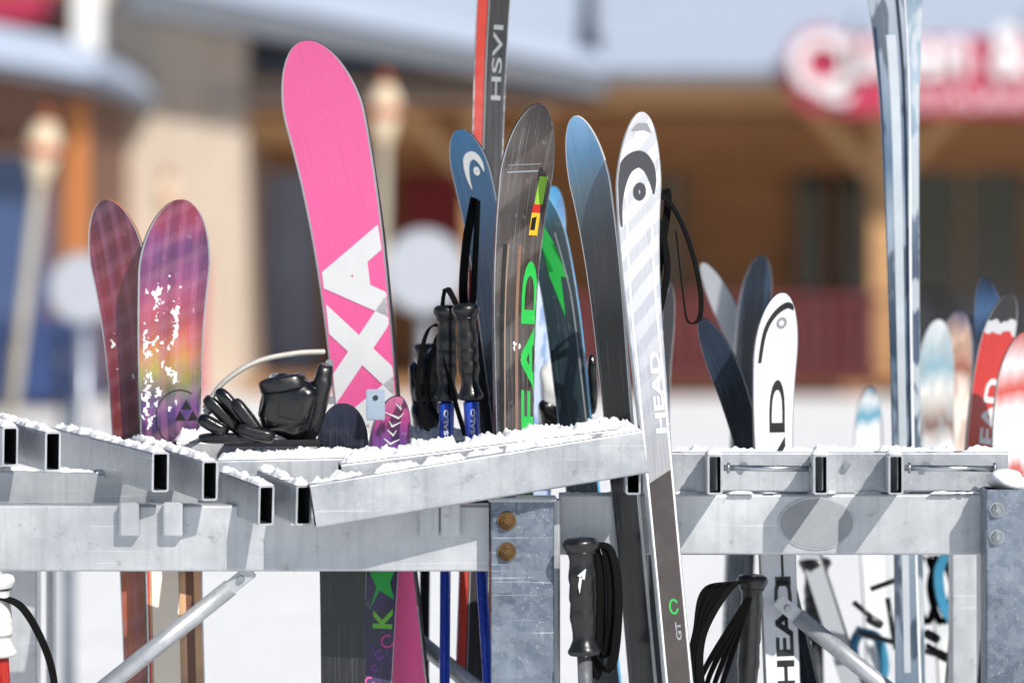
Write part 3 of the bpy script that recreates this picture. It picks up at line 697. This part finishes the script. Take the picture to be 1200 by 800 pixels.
def torch(x0,y0,x1,y1,d,s=1):
    t=empty('patio_torch'); A=W(x0,y0,d);B=W(x1,y1,d); B.z=0; dn=(B-A).normalized()
    lathe('head',A,A+dn*.45,[(0,.03*s),(.03,.06*s),(.10,.095*s),(.2,.09*s),(.32,.05*s),(.36,.03)],simple('cream_canister','e0cdb0',.6,0,0,.4,8),t)
    lathe('wick_cap',A+Vector((0,0,.07)),A,[(0,.01),(.07,.05)],simple('copper_cap','a85028',.4,.4),t)
    lathe('band',A+dn*.14,A+dn*.2,[(0,.096*s),(1,.093*s)],simple('rust_band','b8644a',.6),t,24,True)
    cyl('pole',A+dn*.34,B,.03,simple('bamboo','b4ac9c',.6,0,0,.2,5),t)
torch(55,140,0,560,22,1); torch(452,96,440,520,23,.9); torch(195,208,205,520,30,.8)
def rsign(cx,cy,r,d):
    t=empty('round_sign'); ovalp('disc',cx,cy,r,r*1.05,d,.03,simple('grey_disc','a3a8b2',.4,.2),t); ovalp('rim',cx,cy,r*.9,r*.95,d-.006,.004,simple('disc_face','aeb2bc',.5),t)
    P=W(cx,cy+r*.9,d); cyl('post',P+Vector((0,.06,0)),Vector((P.x,P.y+.06,0)),.03,M_GALV,t)
rsign(97,338,40,20); rsign(497,318,48,19)
tube_e=empty('fence_post'); cyl('post',W(80,470,12),W(80,835,12),.02,M_GALV_D,tube_e)

# ground
def grid_ground():
    def ax(n,lim):
        return [math.copysign(abs(t)**2.6,t)*lim for t in [(-1+2*i/n) for i in range(n+1)]]
    X=ax(110,350);Y=ax(110,350);V=[];F=[];n=len(X)
    for y in Y:
        for x in X:
            z=noise.noise(Vector((x*.6,y*.6,0)))*.05+noise.noise(Vector((x*2.5,y*2.5,3)))*.015
            if y<3 or y>28: z*=.15
            V.append((x,y,z-.012))
    for j in range(n-1):
        for i in range(n-1):
            F.append((j*n+i,j*n+i+1,(j+1)*n+i+1,(j+1)*n+i))
    meshobj('ground',V,F,M_SNOWG,None,True)
grid_ground()
V=[];F=[];nx,ny=80,14
for j in range(ny):
    for i in range(nx):
        x=-420+840*i/(nx-1); t=j/(ny-1)
        z=-1+t*(55+30*noise.noise(Vector((x*.008,0,5)))+12*noise.noise(Vector((x*.03,2,5))))+5*noise.noise(Vector((x*.05,t*4,1)))*t
        V.append((x,140+t*160,z))
for j in range(ny-1):
    for i in range(nx-1):F.append((j*nx+i,j*nx+i+1,(j+1)*nx+i+1,(j+1)*nx+i))
meshobj('hill',V,F,M_SNOWG,None,True)

# ---------------- light
el=math.radians(38); az=math.radians(30)   # from behind-right of camera
sd=Vector((math.sin(az)*math.cos(el),-math.cos(az)*math.cos(el),math.sin(el)))
w=bpy.data.worlds.new('World'); SC.world=w; w.use_nodes=True
st=w.node_tree.nodes.new('ShaderNodeTexSky'); st.sky_type='NISHITA'; st.sun_disc=False; st.sun_elevation=el
st.sun_rotation=math.atan2(sd.x,sd.y); st.altitude=1500
w.node_tree.links.new(st.outputs[0],w.node_tree.nodes['Background'].inputs[0]); w.node_tree.nodes['Background'].inputs[1].default_value=.07
L=bpy.data.lights.new('sun','SUN'); L.energy=5.0; L.angle=math.radians(.5); L.color=(1,.95,.87)
lo=bpy.data.objects.new('sun',L); link(lo); lo.rotation_euler=(-sd).to_track_quat('-Z','Y').to_euler(); lo.location=(0,0,20)
cam=bpy.data.cameras.new('camera'); cam.lens=144; cam.sensor_width=36; cam.shift_y=-85/1200; cam.clip_end=2000; cam.clip_start=.1
cam.dof.use_dof=True; cam.dof.focus_distance=6.02; cam.dof.aperture_fstop=2.8
co=bpy.data.objects.new('camera',cam); link(co); co.location=(0,CAMY,CAMH); co.rotation_euler=(math.radians(90),0,0); SC.camera=co
SC.view_settings.view_transform='Standard'; SC.view_settings.look='None'; SC.view_settings.exposure=0
